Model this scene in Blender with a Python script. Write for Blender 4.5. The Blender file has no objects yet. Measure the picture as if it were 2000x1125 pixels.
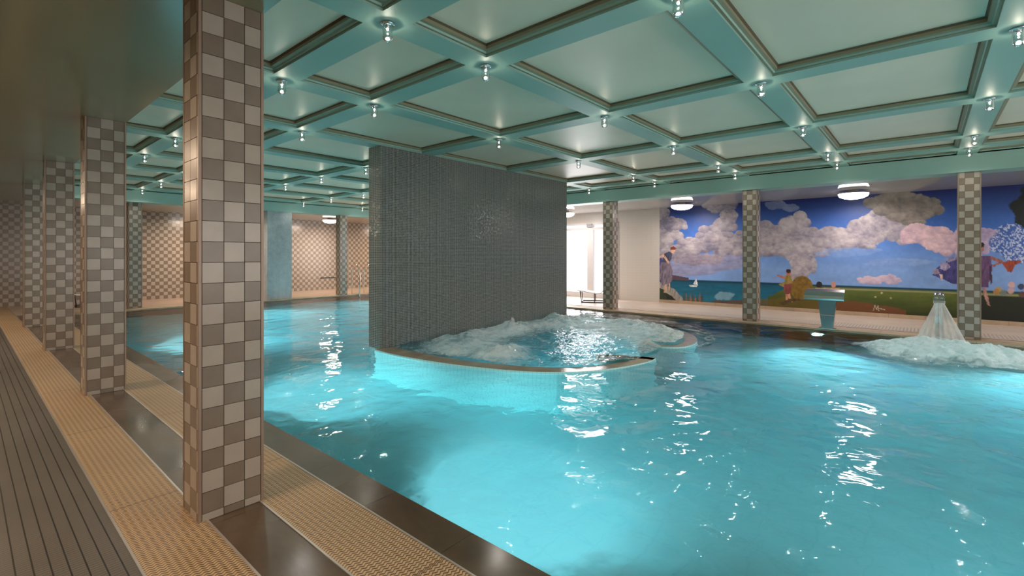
import bpy, bmesh, math, random
import numpy as np
from mathutils import Vector, Matrix
random.seed(7); np.random.seed(7)
SC = bpy.context.scene; COL = SC.collection
R = math.radians; PI = math.pi

# ---------------------------------------------------------------- camera
H = 1.35; F = 934.0; HY = 498.0
cam = bpy.data.cameras.new('camera'); co = bpy.data.objects.new('camera', cam); COL.objects.link(co)
cam.sensor_width = 36; cam.lens = 36*F/2000; cam.shift_y = -(562.5-HY)/2000
cam.clip_start = .05
YAW = math.atan(1080/F)
co.location = (0, 0, H); co.rotation_euler = (PI/2, 0, -YAW)
SC.camera = co
CA, SA = math.cos(YAW), math.sin(YAW)

# ---------------------------------------------------------------- world, exposure
w = bpy.data.worlds.new('world'); SC.world = w; w.use_nodes = True
w.node_tree.nodes['Background'].inputs[0].default_value = (.5, .6, .55, 1)
w.node_tree.nodes['Background'].inputs[1].default_value = 0.02
SC.view_settings.view_transform = 'Standard'; SC.view_settings.look = 'None'
SC.view_settings.exposure = 0.58; SC.view_settings.gamma = 1; SC.view_settings.use_curve_mapping = False
SC.cycles.max_bounces = 9; SC.cycles.diffuse_bounces = 4; SC.cycles.glossy_bounces = 4
SC.cycles.transmission_bounces = 6; SC.cycles.transparent_max_bounces = 12
SC.cycles.sample_clamp_indirect = 3.0; SC.cycles.blur_glossy = 1.0
SC.cycles.caustics_refractive = True; SC.cycles.caustics_reflective = False

# ---------------------------------------------------------------- lamps of the place and added fill
def light(name, kind, loc, energy, color, size=.1, rot=None, spot=None, blend=.5, shape=None, sy=None):
    l = bpy.data.lights.new(name, kind); o = bpy.data.objects.new(name, l); COL.objects.link(o)
    l.energy = energy; l.color = color; o.location = loc
    if kind == 'AREA':
        l.size = size
        if shape: l.shape = shape
        if sy: l.size_y = sy
    else: l.shadow_soft_size = size
    if kind == 'SPOT': l.spot_size = spot or R(120); l.spot_blend = blend
    if rot: o.rotation_euler = rot
    return o
def aim(o, target):
    d = Vector(target)-o.location
    o.rotation_euler = d.to_track_quat('-Z', 'Y').to_euler()

CEIL = 2.68; ZB = 2.96
WATER = -.03; DEPTH = -1.40
WARM = (1, .74, .52); NEUT = (1, .86, .80); NEUTB = (1, .78, .60); AQUA = (.58, .95, .985)
LEFT_LAMPS = [(-.75, y) for y in (-.8, 2.8, 6.4, 10.0, 13.6)]
RIGHT_LAMPS = [(12.1, y) for y in (-2.45, 1.13, 4.72, 8.3, 11.9)]
BACK_LAMPS = [(4.9, 16.4), (8.85, 16.4), (12.3, 16.4)]
for x, y in LEFT_LAMPS: light('aisle_light', 'AREA', (x, y, 2.48), 27, WARM, .46, shape='DISK')
for x, y in RIGHT_LAMPS: light('aisle_light', 'AREA', (x, y, 2.48), 23, NEUT, .46, shape='DISK')
for x, y in BACK_LAMPS: light('aisle_light', 'AREA', (x, y, 2.48), 47, NEUTB, .46, shape='DISK')
# underwater lamps: (position, aim, energy)
# unseen fill light added behind the viewer to brighten column fronts and ceiling
light('rear_fill', 'AREA', (4.5, -4.85, 1.45), 90, (1, .88, .76), 9.0, rot=(-PI/2, 0, PI), shape='RECTANGLE', sy=2.0)
UW = [((1.75, 6.0, -.55), (6, 5.6, -1.45), 210), ((1.75, 2.55, -.55), (6, 2.5, -1.5), 210), ((1.75, -1.0, -.55), (6, -1.0, -1.45), 190),
      ((1.75, 10.0, -.55), (6, 10, -1.3), 420), ((10.22, 1.5, -.5), (6, .8, -1.2), 260), ((10.22, -1.4, -.5), (6.5, -1.2, -1.2), 260),
      ((10.22, 9.5, -.5), (6, 9.5, -1.2), 420), ((10.22, 12.8, -.5), (6, 12.8, -1.2), 400), ((5.2, 14.65, -.5), (5.2, 10, -1.2), 480)]  # the last, in the far wall, is unseen, added to brighten distant water
for p, t, e in UW:
    o = light('pool_light', 'SPOT', p, e*1.1, AQUA, .09, spot=R(104), blend=1.); aim(o, t)

# ---------------------------------------------------------------- node materials
class M:
    def __init__(s, name):
        s.m = bpy.data.materials.new(name); s.m.use_nodes = True; s.t = s.m.node_tree
        s.t.nodes.clear(); s.out = s.t.nodes.new('ShaderNodeOutputMaterial'); s._o = None
    def n(s, typ, **k):
        nd = s.t.nodes.new('ShaderNode'+typ)
        ins = k.pop('ins', {})
        for a, b in k.items(): setattr(nd, a, b)
        for a, b in ins.items(): s.set(nd.inputs[a], b)
        return nd
    def set(s, sock, v):
        if hasattr(v, 'is_linked') or isinstance(v, bpy.types.NodeSocket): s.t.links.new(v, sock)
        elif isinstance(v, (tuple, list)) and len(v) == 3 and sock.type == 'RGBA': sock.default_value = (*v, 1)
        else: sock.default_value = v
    def math(s, op, a, b=0, c=None):
        nd = s.n('Math', operation=op); s.set(nd.inputs[0], a); s.set(nd.inputs[1], b)
        if c is not None: s.set(nd.inputs[2], c)
        return nd.outputs[0]
    def pos(s):
        if s._o is None:
            tc = s.n('TexCoord'); sp = s.n('SeparateXYZ'); s.t.links.new(tc.outputs['Object'], sp.inputs[0])
            s._o = (tc.outputs['Object'], sp.outputs[0], sp.outputs[1], sp.outputs[2])
        return s._o
    def noise(s, scale, detail=3, rough=.5, vec=None, out='Fac', dist=0):
        nd = s.n('TexNoise'); nd.inputs['Scale'].default_value = scale; nd.inputs['Detail'].default_value = detail
        nd.inputs['Roughness'].default_value = rough; nd.inputs['Distortion'].default_value = dist
        s.set(nd.inputs['Vector'], vec if vec is not None else s.pos()[0]); return nd.outputs[out]
    def scale(s, vec, v):
        nd = s.n('Mapping'); s.set(nd.inputs['Vector'], vec); nd.inputs['Scale'].default_value = v; return nd.outputs[0]
    def mix(s, fac, a, b, blend='MIX'):
        nd = s.n('Mix', data_type='RGBA', blend_type=blend); s.set(nd.inputs[0], fac); s.set(nd.inputs[6], a); s.set(nd.inputs[7], b)
        return nd.outputs[2]
    def ramp(s, fac, lo, hi, a=0., b=1.):
        nd = s.n('MapRange'); s.set(nd.inputs[0], fac)
        for i, v in enumerate((lo, hi, a, b)): nd.inputs[i+1].default_value = v
        return nd.outputs[0]
    def bump(s, h, strength=.3, dist=.01, normal=None):
        nd = s.n('Bump'); nd.inputs['Strength'].default_value = strength; nd.inputs['Distance'].default_value = dist
        s.set(nd.inputs['Height'], h)
        if normal is not None: s.set(nd.inputs['Normal'], normal)
        return nd.outputs[0]
    def bsdf(s, color, rough=.5, normal=None, metal=0, spec=.5, emit=None, estr=0, coat=0):
        nd = s.n('BsdfPrincipled'); s.set(nd.inputs['Base Color'], color); s.set(nd.inputs['Roughness'], rough)
        nd.inputs['Metallic'].default_value = metal; nd.inputs['Specular IOR Level'].default_value = spec
        nd.inputs['Coat Weight'].default_value = coat
        if normal is not None: s.set(nd.inputs['Normal'], normal)
        if emit: s.set(nd.inputs['Emission Color'], emit); nd.inputs['Emission Strength'].default_value = estr
        s.t.links.new(nd.outputs[0], s.out.inputs[0]); return s.m
    def surf(s, sock): s.t.links.new(sock, s.out.inputs[0]); return s.m
    def line(s, v, period, width, off=0.):
        """1 on a joint line of the given width, 0 elsewhere"""
        q = s.math('DIVIDE', s.math('ADD', v, off), period)
        f = s.math('FRACT', q)
        d = s.math('MINIMUM', f, s.math('SUBTRACT', 1., f))
        return s.math('LESS_THAN', d, width/period/2)

def plain(name, c, rough=.5, metal=0, var=.08, sc=3., spec=.5, bmp=0., bs=60):
    m = M(name)
    n = m.noise(sc, 4)
    col = m.mix(m.ramp(n, .3, .7), tuple(v*(1-var) for v in c), tuple(min(1, v*(1+var)) for v in c))
    nm = m.bump(m.noise(bs, 2), bmp, .005) if bmp else None
    return m.bsdf(col, rough, nm, metal, spec)

CREAM = (.42, .362, .308); TAUPE = (.215, .168, .128)
mt = {}
mt['cream'] = plain('cream_glaze', CREAM, .22, var=.05, sc=8)
mt['taupe'] = plain('taupe_glaze', TAUPE, .25, var=.07, sc=8)
mt['grout'] = plain('grout', (.09, .07, .055), .8)
mt['trim'] = plain('bronze_trim', (.30, .22, .17), .4, metal=.3)
mt['sage'] = plain('sage_paint', (.31, .50, .44), .5, var=.03, sc=1.5)
mt['mould'] = plain('moulding_paint', (.27, .25, .155), .45, var=.04)
mt['shadowgap'] = plain('gap_brown', (.12, .09, .05), .7)
mt['panel'] = plain('satin_panel', (.85, .75, .59), .42, var=.05, sc=1.2, spec=.4, bmp=.02, bs=2)
mt['steel'] = plain('brushed_steel', (.62, .62, .60), .18, metal=1, var=.04)
mt['darksteel'] = plain('dark_brushed_steel', (.30, .30, .30), .2, metal=1, var=.04)
mt['chrome'] = plain('chrome', (.8, .8, .8), .08, metal=1, var=.02)
mt['blackmetal'] = plain('black_metal', (.015, .014, .013), .35)
mt['white'] = plain('white_canvas', (.80, .77, .72), .6)
mt['whiteframe'] = plain('white_frame', (.62, .60, .60), .35, var=.02)
mt['greyplastic'] = plain('grey_plastic', (.28, .28, .28), .4)
mt['edge'] = plain('edge_strip', (.55, .50, .47), .3, metal=.6)
mt['brownlip'] = None

def soffit_mat(name, c, rough):
    m = M(name); n = m.noise(1.3, 3)
    return m.bsdf(m.mix(m.ramp(n, .3, .7), tuple(v*.94 for v in c), c), rough, None, 0, .75)
mt['soffit'] = soffit_mat('glossy_soffit', (.34, .28, .165), .16)
mt['soffit_r'] = soffit_mat('lacquered_soffit', (.55, .52, .50), .05)
mt['soffit_b'] = soffit_mat('cream_soffit', (.62, .52, .40), .2)

def checker(name, ax, tile=.106, off=(0., 0.)):
    m = M(name); _, x, y, z = m.pos(); u = (x, y)[ax]
    u = m.math('ADD', u, off[0]+50*tile); v = m.math('ADD', z, off[1]+50*tile)
    a = m.math('FLOOR', m.math('DIVIDE', u, tile)); b = m.math('FLOOR', m.math('DIVIDE', v, tile))
    par = m.math('MODULO', m.math('ADD', a, b), 2.)
    j = m.math('MAXIMUM', m.line(u, tile, .003), m.line(v, tile, .003))
    col = m.mix(par, CREAM, TAUPE); col = m.mix(j, col, (.14, .11, .09))
    return m.bsdf(col, m.math('ADD', .22, m.math('MULTIPLY', j, .5)), m.bump(m.math('SUBTRACT', 1., j), .3, .002))
mt['checkY'] = checker('checker_tile_x', 0); mt['checkX'] = checker('checker_tile_y', 1)

def mosaic(name, ax, s, cols, grout, rough=.15, jit=.10, jw=.10):
    """small glazed mosaic, each tessera with its own tilt"""
    m = M(name); P, x, y, z = m.pos(); u = (x, y)[ax]; v = z
    cell = m.n('CombineXYZ'); a = m.math('FLOOR', m.math('DIVIDE', u, s)); b = m.math('FLOOR', m.math('DIVIDE', v, s))
    m.set(cell.inputs[0], a); m.set(cell.inputs[1], b)
    wn = m.n('TexWhiteNoise', noise_dimensions='2D'); m.set(wn.inputs['Vector'], cell.outputs[0])
    j = m.math('MAXIMUM', m.line(u, s, s*jw*3.2), m.line(v, s, s*jw*1.6))
    col = m.mix(wn.outputs['Value'], cols[0], cols[1]); col = m.mix(j, col, grout)
    geo = m.n('NewGeometry')
    sub = m.n('VectorMath', operation='SUBTRACT'); m.set(sub.inputs[0], wn.outputs['Color']); sub.inputs[1].default_value = (.5, .5, .5)
    sc = m.n('VectorMath', operation='SCALE'); m.set(sc.inputs[0], sub.outputs[0]); sc.inputs['Scale'].default_value = jit
    ad = m.n('VectorMath', operation='ADD'); m.set(ad.inputs[0], sc.outputs[0]); m.set(ad.inputs[1], geo.outputs['Normal'])
    nn = m.n('VectorMath', operation='NORMALIZE'); m.set(nn.inputs[0], ad.outputs[0])
    return m.bsdf(col, m.math('ADD', rough, m.math('MULTIPLY', j, .6)), nn.outputs[0], 0, .6)
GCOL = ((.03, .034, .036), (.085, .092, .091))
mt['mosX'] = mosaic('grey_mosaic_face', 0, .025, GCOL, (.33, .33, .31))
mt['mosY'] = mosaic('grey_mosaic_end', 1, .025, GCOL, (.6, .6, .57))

def pooltile(name, flat):
    m = M(name); P, x, y, z = m.pos()
    s = .025 if not flat else .30
    jj = m.math('MAXIMUM', m.line(x, s, s*.07), m.line(y, s, s*.07)) if flat else m.line(z, s, .003)
    n = m.noise(.7, 3)
    col = m.mix(m.ramp(n, .35, .65), (.62, .82, .84), (.70, .88, .88))
    col = m.mix(m.math('MULTIPLY', jj, .08), col, (.2, .5, .52))
    return m.bsdf(col, .5)
mt['poolfloor'] = pooltile('pool_floor_tile', True); mt['poolwall'] = pooltile('pool_wall_tile', False)
def tubwall():
    m = M('tub_outer_mosaic'); P, x, y, z = m.pos()
    j = m.math('MAXIMUM', m.line(z, .05, .004), m.line(m.math('ADD', x, m.math('MULTIPLY', y, -1.)), .07, .006))
    return m.bsdf(m.mix(m.math('MULTIPLY', j, .5), (.66, .92, .88), (.2, .5, .5)), .4)
mt['tub'] = tubwall()
def lipmat():
    m = M('tub_lip_mosaic'); P, x, y, z = m.pos()
    v = m.n('TexVoronoi'); v.inputs['Scale'].default_value = 40; m.set(v.inputs['Vector'], P)
    return m.bsdf(m.mix(m.ramp(m.noise(3), .3, .7), (.27, .215, .15), (.42, .345, .25)), .18, m.bump(v.outputs['Distance'], .2, .003))
mt['brownlip'] = lipmat()

def stone(name, c, per, rough=.12, off=0.):
    m = M(name); P, x, y, z = m.pos()
    n = m.noise(3.5, 6, .6, vec=m.scale(P, (1, .5, 1)), dist=.6); n2 = m.noise(.8, 2)
    col = m.mix(m.ramp(n, .3, .7), tuple(v*.72 for v in c), tuple(v*1.2 for v in c))
    col = m.mix(m.line(y, per, .004, off), col, tuple(v*.4 for v in c))
    rg = m.ramp(n2, .35, .65, rough*1.2, rough*3.2)
    return m.bsdf(col, rg, m.bump(n, .05, .004), 0, .55)
mt['stone'] = stone('brown_stone', (.105, .068, .042), .9)
mt['stone_edge'] = stone('brown_coping', (.10, .07, .044), .62, .12, .2)
mt['coping_r'] = stone('beige_coping', (.42, .31, .21), .6, .25)
def deckfloor(name, c, ax_p=(.3, .3), rough=.25, j2=.6):
    m = M(name); P, x, y, z = m.pos()
    j = m.math('MAXIMUM', m.line(x, ax_p[0], .004), m.line(y, ax_p[1], .004))
    n = m.noise(2, 4)
    col = m.mix(m.ramp(n, .3, .7), tuple(v*.9 for v in c), tuple(v*1.08 for v in c))
    col = m.mix(m.math('MULTIPLY', j, j2), col, tuple(v*.45 for v in c))
    return m.bsdf(col, rough)
mt['deck_r'] = deckfloor('cream_deck_tile', (.52, .43, .36), (.2, .2), .35, .35)
mt['deck_b'] = deckfloor('terracotta_deck', (.42, .31, .24), (.3, .3), .3)
mt['white_tile'] = None
def whitetile():
    m = M('white_wall_tile'); P, x, y, z = m.pos()
    j = m.math('MAXIMUM', m.line(y, .15, .003), m.line(z, .075, .003))
    return m.bsdf(m.mix(m.math('MULTIPLY', j, .35), (.60, .55, .50), (.35, .3, .26)), .3)
mt['white_tile'] = whitetile()

def grating(name, c, q=.018, p=.030):
    """rows of wavy crossing bars with dark slots between"""
    m = M(name); P, x, y, z = m.pos()
    wv = m.math('SINE', m.math('MULTIPLY', x, 2*PI/p))
    v = m.math('ADD', y, m.math('MULTIPLY', wv, .0042))
    f = m.math('FRACT', m.math('DIVIDE', v, q))
    d = m.math('ABSOLUTE', m.math('SUBTRACT', f, .5))
    # slots narrow where the connecting rods run under the bars
    rod = m.math('COSINE', m.math('MULTIPLY', x, 2*PI/p))
    wdt = m.math('ADD', .20, m.math('MULTIPLY', rod, .08))
    slot = m.math('LESS_THAN', d, wdt)
    seam = m.line(v, 1.62, .004)
    k = m.math('MAXIMUM', m.math('MULTIPLY', slot, .88), seam)
    n = m.noise(1.2, 3)
    c0 = m.mix(m.ramp(n, .3, .7), tuple(a*.88 for a in c), tuple(a*1.08 for a in c))
    hgt = m.ramp(d, .1, .4)
    return m.bsdf(m.mix(k, c0, (.07, .035, .014)), .42, m.bump(hgt, .5, .004))
mt['grate'] = grating('sand_grating', (.58, .40, .235))
def greymat():
    m = M('grey_ribbed_tile'); P, x, y, z = m.pos()
    g = m.line(x, .052, .0058); h = m.line(y, .0205, .0042)
    k = m.math('MAXIMUM', g, m.math('MULTIPLY', h, .62))
    c = m.mix(m.ramp(m.noise(1.5, 4), .3, .7), (.115, .10, .085), (.155, .135, .115))
    return m.bsdf(m.mix(k, c, (.016, .012, .01)), .38, m.bump(m.math('SUBTRACT', 1., k), .6, .004))
mt['greymat'] = greymat()
def rightgrate():
    m = M('cream_grating'); P, x, y, z = m.pos()
    j = m.math('MAXIMUM', m.line(y, .05, .016), m.line(x, .10, .012))
    return m.bsdf(m.mix(m.math('MULTIPLY', j, .55), (.55, .47, .40), (.12, .09, .07)), .4)
mt['rgrate'] = rightgrate()
def concrete():
    m = M('bare_concrete'); P, x, y, z = m.pos()
    n = m.noise(6, 8, .7); n2 = m.noise(1.2, 3, vec=m.scale(P, (2, 2, .4)))
    k = m.math('MULTIPLY', m.math('ADD', n, n2), .5)
    c = m.mix(m.ramp(k, .35, .65), (.28, .31, .325), (.47, .51, .53))
    vo = m.n('TexVoronoi'); vo.inputs['Scale'].default_value = 9; m.set(vo.inputs['Vector'], P)
    c = m.mix(m.math('LESS_THAN', vo.outputs['Distance'], .07), c, (.12, .13, .13))
    return m.bsdf(c, .7, m.bump(n, .3, .01))
mt['concrete'] = concrete()

def glassmix(name, tint=(1, 1, 1), rough=.0, ior=1.45):
    m = M(name); fr = m.n('Fresnel'); fr.inputs[0].default_value = ior
    g = m.n('BsdfGlossy'); g.inputs['Roughness'].default_value = rough
    t = m.n('BsdfTransparent'); t.inputs[0].default_value = (*tint, 1)
    mx = m.n('MixShader'); m.set(mx.inputs[0], fr.outputs[0]); m.set(mx.inputs[1], t.outputs[0]); m.set(mx.inputs[2], g.outputs[0])
    return m.surf(mx.outputs[0])
mt['glass'] = glassmix('clear_glass', (.90, .93, .93), .08, 1.55)
def emis(name, c, s):
    m = M(name); e = m.n('Emission'); e.inputs[0].default_value = (*c, 1); e.inputs[1].default_value = s
    return m.surf(e.outputs[0])
mt['bulb'] = emis('bulb_glow', (1, .97, .92), 18)
mt['tip_glint'] = emis('painted_tip_glint', (1, .97, .92), 2.6)  # emissive highlight in place of lamp light caught in the glass bottom
mt['diffuser'] = emis('lamp_diffuser', (1, .93, .88), 7)
mt['diffuser_w'] = emis('warm_diffuser', (1, .80, .6), 5)
mt['daylight'] = emis('frosted_daylight', (1, .95, .99), 1.1)
mt['lens'] = emis('pool_lamp_lens', (.6, 1, .97), 14)

def waternormal(m, amp=1.):
    P = m.pos()[0]
    a = m.noise(1.5, 2, .5, vec=m.scale(P, (1, 1, 1)), dist=.4)
    b = m.noise(5.0, 2, .5, dist=.5)
    c = m.noise(14.0, 1, .5)
    h = m.math('ADD', m.math('MULTIPLY', a, .10*amp), m.math('ADD', m.math('MULTIPLY', b, .020*amp), m.math('MULTIPLY', c, .0022*amp)))
    nd = m.n('Bump'); nd.inputs['Strength'].default_value = 1.0; nd.inputs['Distance'].default_value = 1.0
    m.set(nd.inputs['Height'], h); return nd.outputs[0]
def water():
    m = M('pool_water'); nrm = waternormal(m, .5)
    fr = m.n('Fresnel'); fr.inputs[0].default_value = 1.33; m.set(fr.inputs['Normal'], nrm)
    g = m.n('BsdfGlossy'); g.inputs['Roughness'].default_value = .03; m.set(g.inputs['Normal'], nrm)
    r = m.n('BsdfRefraction'); r.inputs['IOR'].default_value = 1.33; r.inputs['Roughness'].default_value = .0; m.set(r.inputs['Normal'], nrm)
    mx = m.n('MixShader'); m.set(mx.inputs[0], fr.outputs[0]); m.set(mx.inputs[1], r.outputs[0]); m.set(mx.inputs[2], g.outputs[0])
    m.surf(mx.outputs[0])
    va = m.n('VolumeAbsorption'); va.inputs['Color'].default_value = (.10, .775, .885, 1); va.inputs['Density'].default_value = .29
    m.t.links.new(va.outputs[0], m.out.inputs[1]); return m.m
mt['water'] = water()

def foammat(name, wet=True, base=(.93, .94, .94), alpha=1., na=1.7):
    """white water: the 'foam' attribute says how much froth covers the clear choppy water"""
    m = M(name)
    at = m.n('Attribute'); at.attribute_name = 'foam'
    n = m.noise(7, 7, .65, dist=1.2)
    f = m.math('MULTIPLY', m.ramp(m.math('ADD', at.outputs['Fac'], m.math('MULTIPLY', m.math('SUBTRACT', n, .5), na)), .15, .95), alpha)
    nrm = m.bump(m.math('ADD', m.noise(6, 3, .6, dist=.6), m.math('MULTIPLY', m.noise(20, 2), .3)), 1., .06)
    fr = m.n('Fresnel'); fr.inputs[0].default_value = 1.33; m.set(fr.inputs['Normal'], nrm)
    g = m.n('BsdfGlossy'); g.inputs['Roughness'].default_value = .04; m.set(g.inputs['Normal'], nrm)
    t = m.n('BsdfTransparent'); t.inputs[0].default_value = (.80, .95, .95, 1) if wet else (1, 1, 1, 1)
    mx = m.n('MixShader'); m.set(mx.inputs[0], fr.outputs[0] if wet else 0.0); m.set(mx.inputs[1], t.outputs[0]); m.set(mx.inputs[2], g.outputs[0])
    d = m.n('BsdfPrincipled'); m.set(d.inputs['Base Color'], base); d.inputs['Roughness'].default_value = .55
    d.inputs['Subsurface Weight'].default_value = 0
    tl = m.n('BsdfTranslucent'); m.set(tl.inputs[0], base)
    m2 = m.n('MixShader'); m2.inputs[0].default_value = .35; m.set(m2.inputs[1], d.outputs[0]); m.set(m2.inputs[2], tl.outputs[0])
    m3 = m.n('MixShader'); m.set(m3.inputs[0], f); m.set(m3.inputs[1], mx.outputs[0]); m.set(m3.inputs[2], m2.outputs[0])
    return m.surf(m3.outputs[0])
mt['foam'] = foammat('churning_water'); mt['mist'] = foammat('froth_veil', False, (.90, .90, .90), .75); mt['fan'] = foammat('falling_water', False, (.86, .85, .84), .8, .35)

# ---------------------------------------------------------------- mesh helpers
class MB:
    def __init__(s): s.v = []; s.f = []; s.mi = []; s.sm = []; s.mats = []
    def m(s, k):
        if k not in s.mats: s.mats.append(k)
        return s.mats.index(k)
    def quad(s, pts, k):
        i = len(s.v); s.v += [tuple(p) for p in pts]; s.f.append(tuple(range(i, i+len(pts)))); s.mi.append(s.m(k)); s.sm.append(False)
    def box(s, x0, y0, z0, x1, y1, z1, k, skip=''):
        i = len(s.v); s.v += [(x, y, z) for z in (z0, z1) for y in (y0, y1) for x in (x0, x1)]
        F_ = dict(b=(0, 2, 3, 1), t=(4, 5, 7, 6), f=(0, 1, 5, 4), k=(2, 6, 7, 3), l=(0, 4, 6, 2), r=(1, 3, 7, 5))
        for n, q in F_.items():
            if n in skip: continue
            s.f.append(tuple(i+a for a in q)); s.mi.append(s.m(k if isinstance(k, str) else k.get(n, k['*']))); s.sm.append(False)
    def tube(s, pts, r, k, seg=10, cap=True):
        pts = [Vector(p) for p in pts]; rs = r if isinstance(r, (list, tuple)) else [r]*len(pts)
        i0 = len(s.v); up = Vector((0, 0, 1)); prev = None
        for j, p in enumerate(pts):
            d = ((pts[min(j+1, len(pts)-1)]-pts[max(j-1, 0)])).normalized()
            a = prev if prev is not None else (up if abs(d.z) < .9 else Vector((1, 0, 0)))
            u = (a-d*a.dot(d)).normalized(); w_ = d.cross(u); prev = u
            for q in range(seg):
                t = 2*PI*q/seg; s.v.append(tuple(p+(u*math.cos(t)+w_*math.sin(t))*rs[j]))
        for j in range(len(pts)-1):
            for q in range(seg):
                a = i0+j*seg+q; b = i0+j*seg+(q+1) % seg
                s.f.append((a, b, b+seg, a+seg)); s.mi.append(s.m(k)); s.sm.append(True)
        if cap:
            s.f.append(tuple(i0+q for q in range(seg))[::-1]); s.mi.append(s.m(k)); s.sm.append(False)
            e = i0+(len(pts)-1)*seg
            s.f.append(tuple(e+q for q in range(seg))); s.mi.append(s.m(k)); s.sm.append(False)
    def lathe(s, prof, k, c=(0, 0, 0), seg=20):
        i0 = len(s.v)
        for r, z in prof:
            for q in range(seg):
                t = 2*PI*q/seg; s.v.append((c[0]+r*math.cos(t), c[1]+r*math.sin(t), c[2]+z))
        for j in range(len(prof)-1):
            for q in range(seg):
                a = i0+j*seg+q; b = i0+j*seg+(q+1) % seg
                s.f.append((a, b, b+seg, a+seg)); s.mi.append(s.m(k)); s.sm.append(True)
    def prism(s, outer, inner, z0, z1, ko, kt, ki=None):
        n = len(outer); ki = ki or ko
        for j in range(n-1):
            a, b = outer[j], outer[j+1]; c, d = inner[j], inner[j+1]
            s.quad([(*a, z0), (*b, z0), (*b, z1), (*a, z1)], ko)
            s.quad([(*d, z0), (*c, z0), (*c, z1), (*d, z1)], ki)
            s.quad([(*a, z1), (*b, z1), (*d, z1), (*c, z1)], kt)
        for j, fl in ((0, False), (n-1, True)):
            a, c = outer[j], inner[j]
            q = [(*a, z0), (*a, z1), (*c, z1), (*c, z0)]
            s.quad(q if not fl else q[::-1], ko)
    def build(s, name, parent=None, loc=(0, 0, 0)):
        me = bpy.data.meshes.new(name); me.from_pydata(s.v, [], s.f)
        for k in s.mats: me.materials.append(mt[k])
        me.polygons.foreach_set('material_index', s.mi); me.polygons.foreach_set('use_smooth', s.sm); me.update()
        o = bpy.data.objects.new(name, me); COL.objects.link(o); o.location = loc
        if parent: o.parent = parent
        return o
def tag(o, label=None, cat=None, group=None, kind=None):
    for k, v in (('label', label), ('category', cat), ('group', group), ('kind', kind)):
        if v: o[k] = v
    return o
def empty(name, loc=(0, 0, 0), rz=0, **k):
    o = bpy.data.objects.new(name, None); COL.objects.link(o); o.location = loc; o.rotation_euler = (0, 0, rz)
    return tag(o, **k)
def copy_tree(o, parent=None):
    c = o.copy(); COL.objects.link(c); c.parent = parent
    for ch in list(o.children): copy_tree(ch, c)
    return c
def struct(mb, name): return tag(mb.build(name), kind='structure')
def bevel(o, w_=.004, seg=2):
    b = o.modifiers.new('bevel', 'BEVEL'); b.width = w_; b.segments = seg; b.limit_method = 'ANGLE'; return o

# ---------------------------------------------------------------- shell
XL, XR, YN, YF = -2.4, 13.1, -5.0, 17.8
PX0, PX1, PY0, PY1 = 1.63, 10.36, -4.2, 14.8    # the pool basin
b = MB()   # deck floor around the pool, with its strips
def strip(x0, x1, y0, y1, k, z=0., d=.05): b.box(x0, y0, z-d, x1, y1, z, k, skip='b')
strip(XL, .505, YN, 18.2, 'greymat'); f1 = None
strip(.83, 1.075, YN, 15.3, 'stone'); strip(1.42, PX0, YN, 14.8, 'stone_edge', .0, .05)
strip(.83, XR, 15.3, 18.2, 'deck_b')
strip(1.075, 1.42, 14.8, 15.3, 'deck_b'); strip(1.42, XR, 14.8, 15.3, 'coping_r')
strip(PX1, 10.86, YN, 14.8, 'coping_r'); strip(10.86, 11.6, YN, 14.8, 'deck_r'); strip(11.6, XR, YN, 14.8, 'deck_r')
strip(PX0, PX1, YN, PY0, 'stone_edge')
b.box(.505, YN, -.05, .83, 18.2, -.008, 'grout'); b.box(1.075, YN, -.05, 1.42, 14.8, -.008, 'grout')
floor = struct(b, 'floor')
def grate(x0, x1, y0, y1, label, k='grate'):
    g = MB(); g.box(x0, y0, -.008, x1, y1, .002, k)
    return tag(g.build('drain_grating'), label, 'drain grating')
grate(.515, .82, YN, 18.2, 'wide sand-coloured wavy drain grating between the grey ribbed tiles and the columns')
grate(1.085, 1.41, YN, 14.8, 'sand-coloured overflow grating between the near columns and the brown pool edge')
grate(10.98, 11.5, YN, 14.8, 'pale cream slatted grating across the deck in front of the mural', 'rgrate')
b = MB()
for i, x in enumerate((.51, .825, 1.08, 1.415)):
    b.box(x-.005, YN, -.01, x+.005, 14.8 if i > 1 else 18.2, .004, 'edge')
struct(b, 'trim_1')
b = MB(); b.box(10.84, YN, -.002, 10.87, 14.8, .002, 'shadowgap'); struct(b, 'trim_2')

b = MB()   # pool basin
b.quad([(PX0, PY0, DEPTH), (PX1, PY0, DEPTH), (PX1, PY1, DEPTH), (PX0, PY1, DEPTH)], 'poolfloor')
z1 = -.05
b.quad([(PX0, PY1, DEPTH), (PX0, PY0, DEPTH), (PX0, PY0, z1), (PX0, PY1, z1)][::-1], 'poolwall')
b.quad([(PX1, PY0, DEPTH), (PX1, PY1, DEPTH), (PX1, PY1, z1), (PX1, PY0, z1)][::-1], 'poolwall')
b.quad([(PX0, PY0, DEPTH), (PX1, PY0, DEPTH), (PX1, PY0, z1), (PX0, PY0, z1)], 'poolwall')
b.quad([(PX1, PY1, DEPTH), (PX0, PY1, DEPTH), (PX0, PY1, z1), (PX1, PY1, z1)], 'poolwall')
basin = tag(b.build('pool_basin'), kind='structure')
b = MB(); e = .004; b.box(PX0+.0, PY0+.0, DEPTH-.01, PX1-.0, PY1-.0, WATER, 'water')
tag(b.build('pool_water'), 'clear turquoise rippling pool water lit from below', 'water', kind='stuff')

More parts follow.
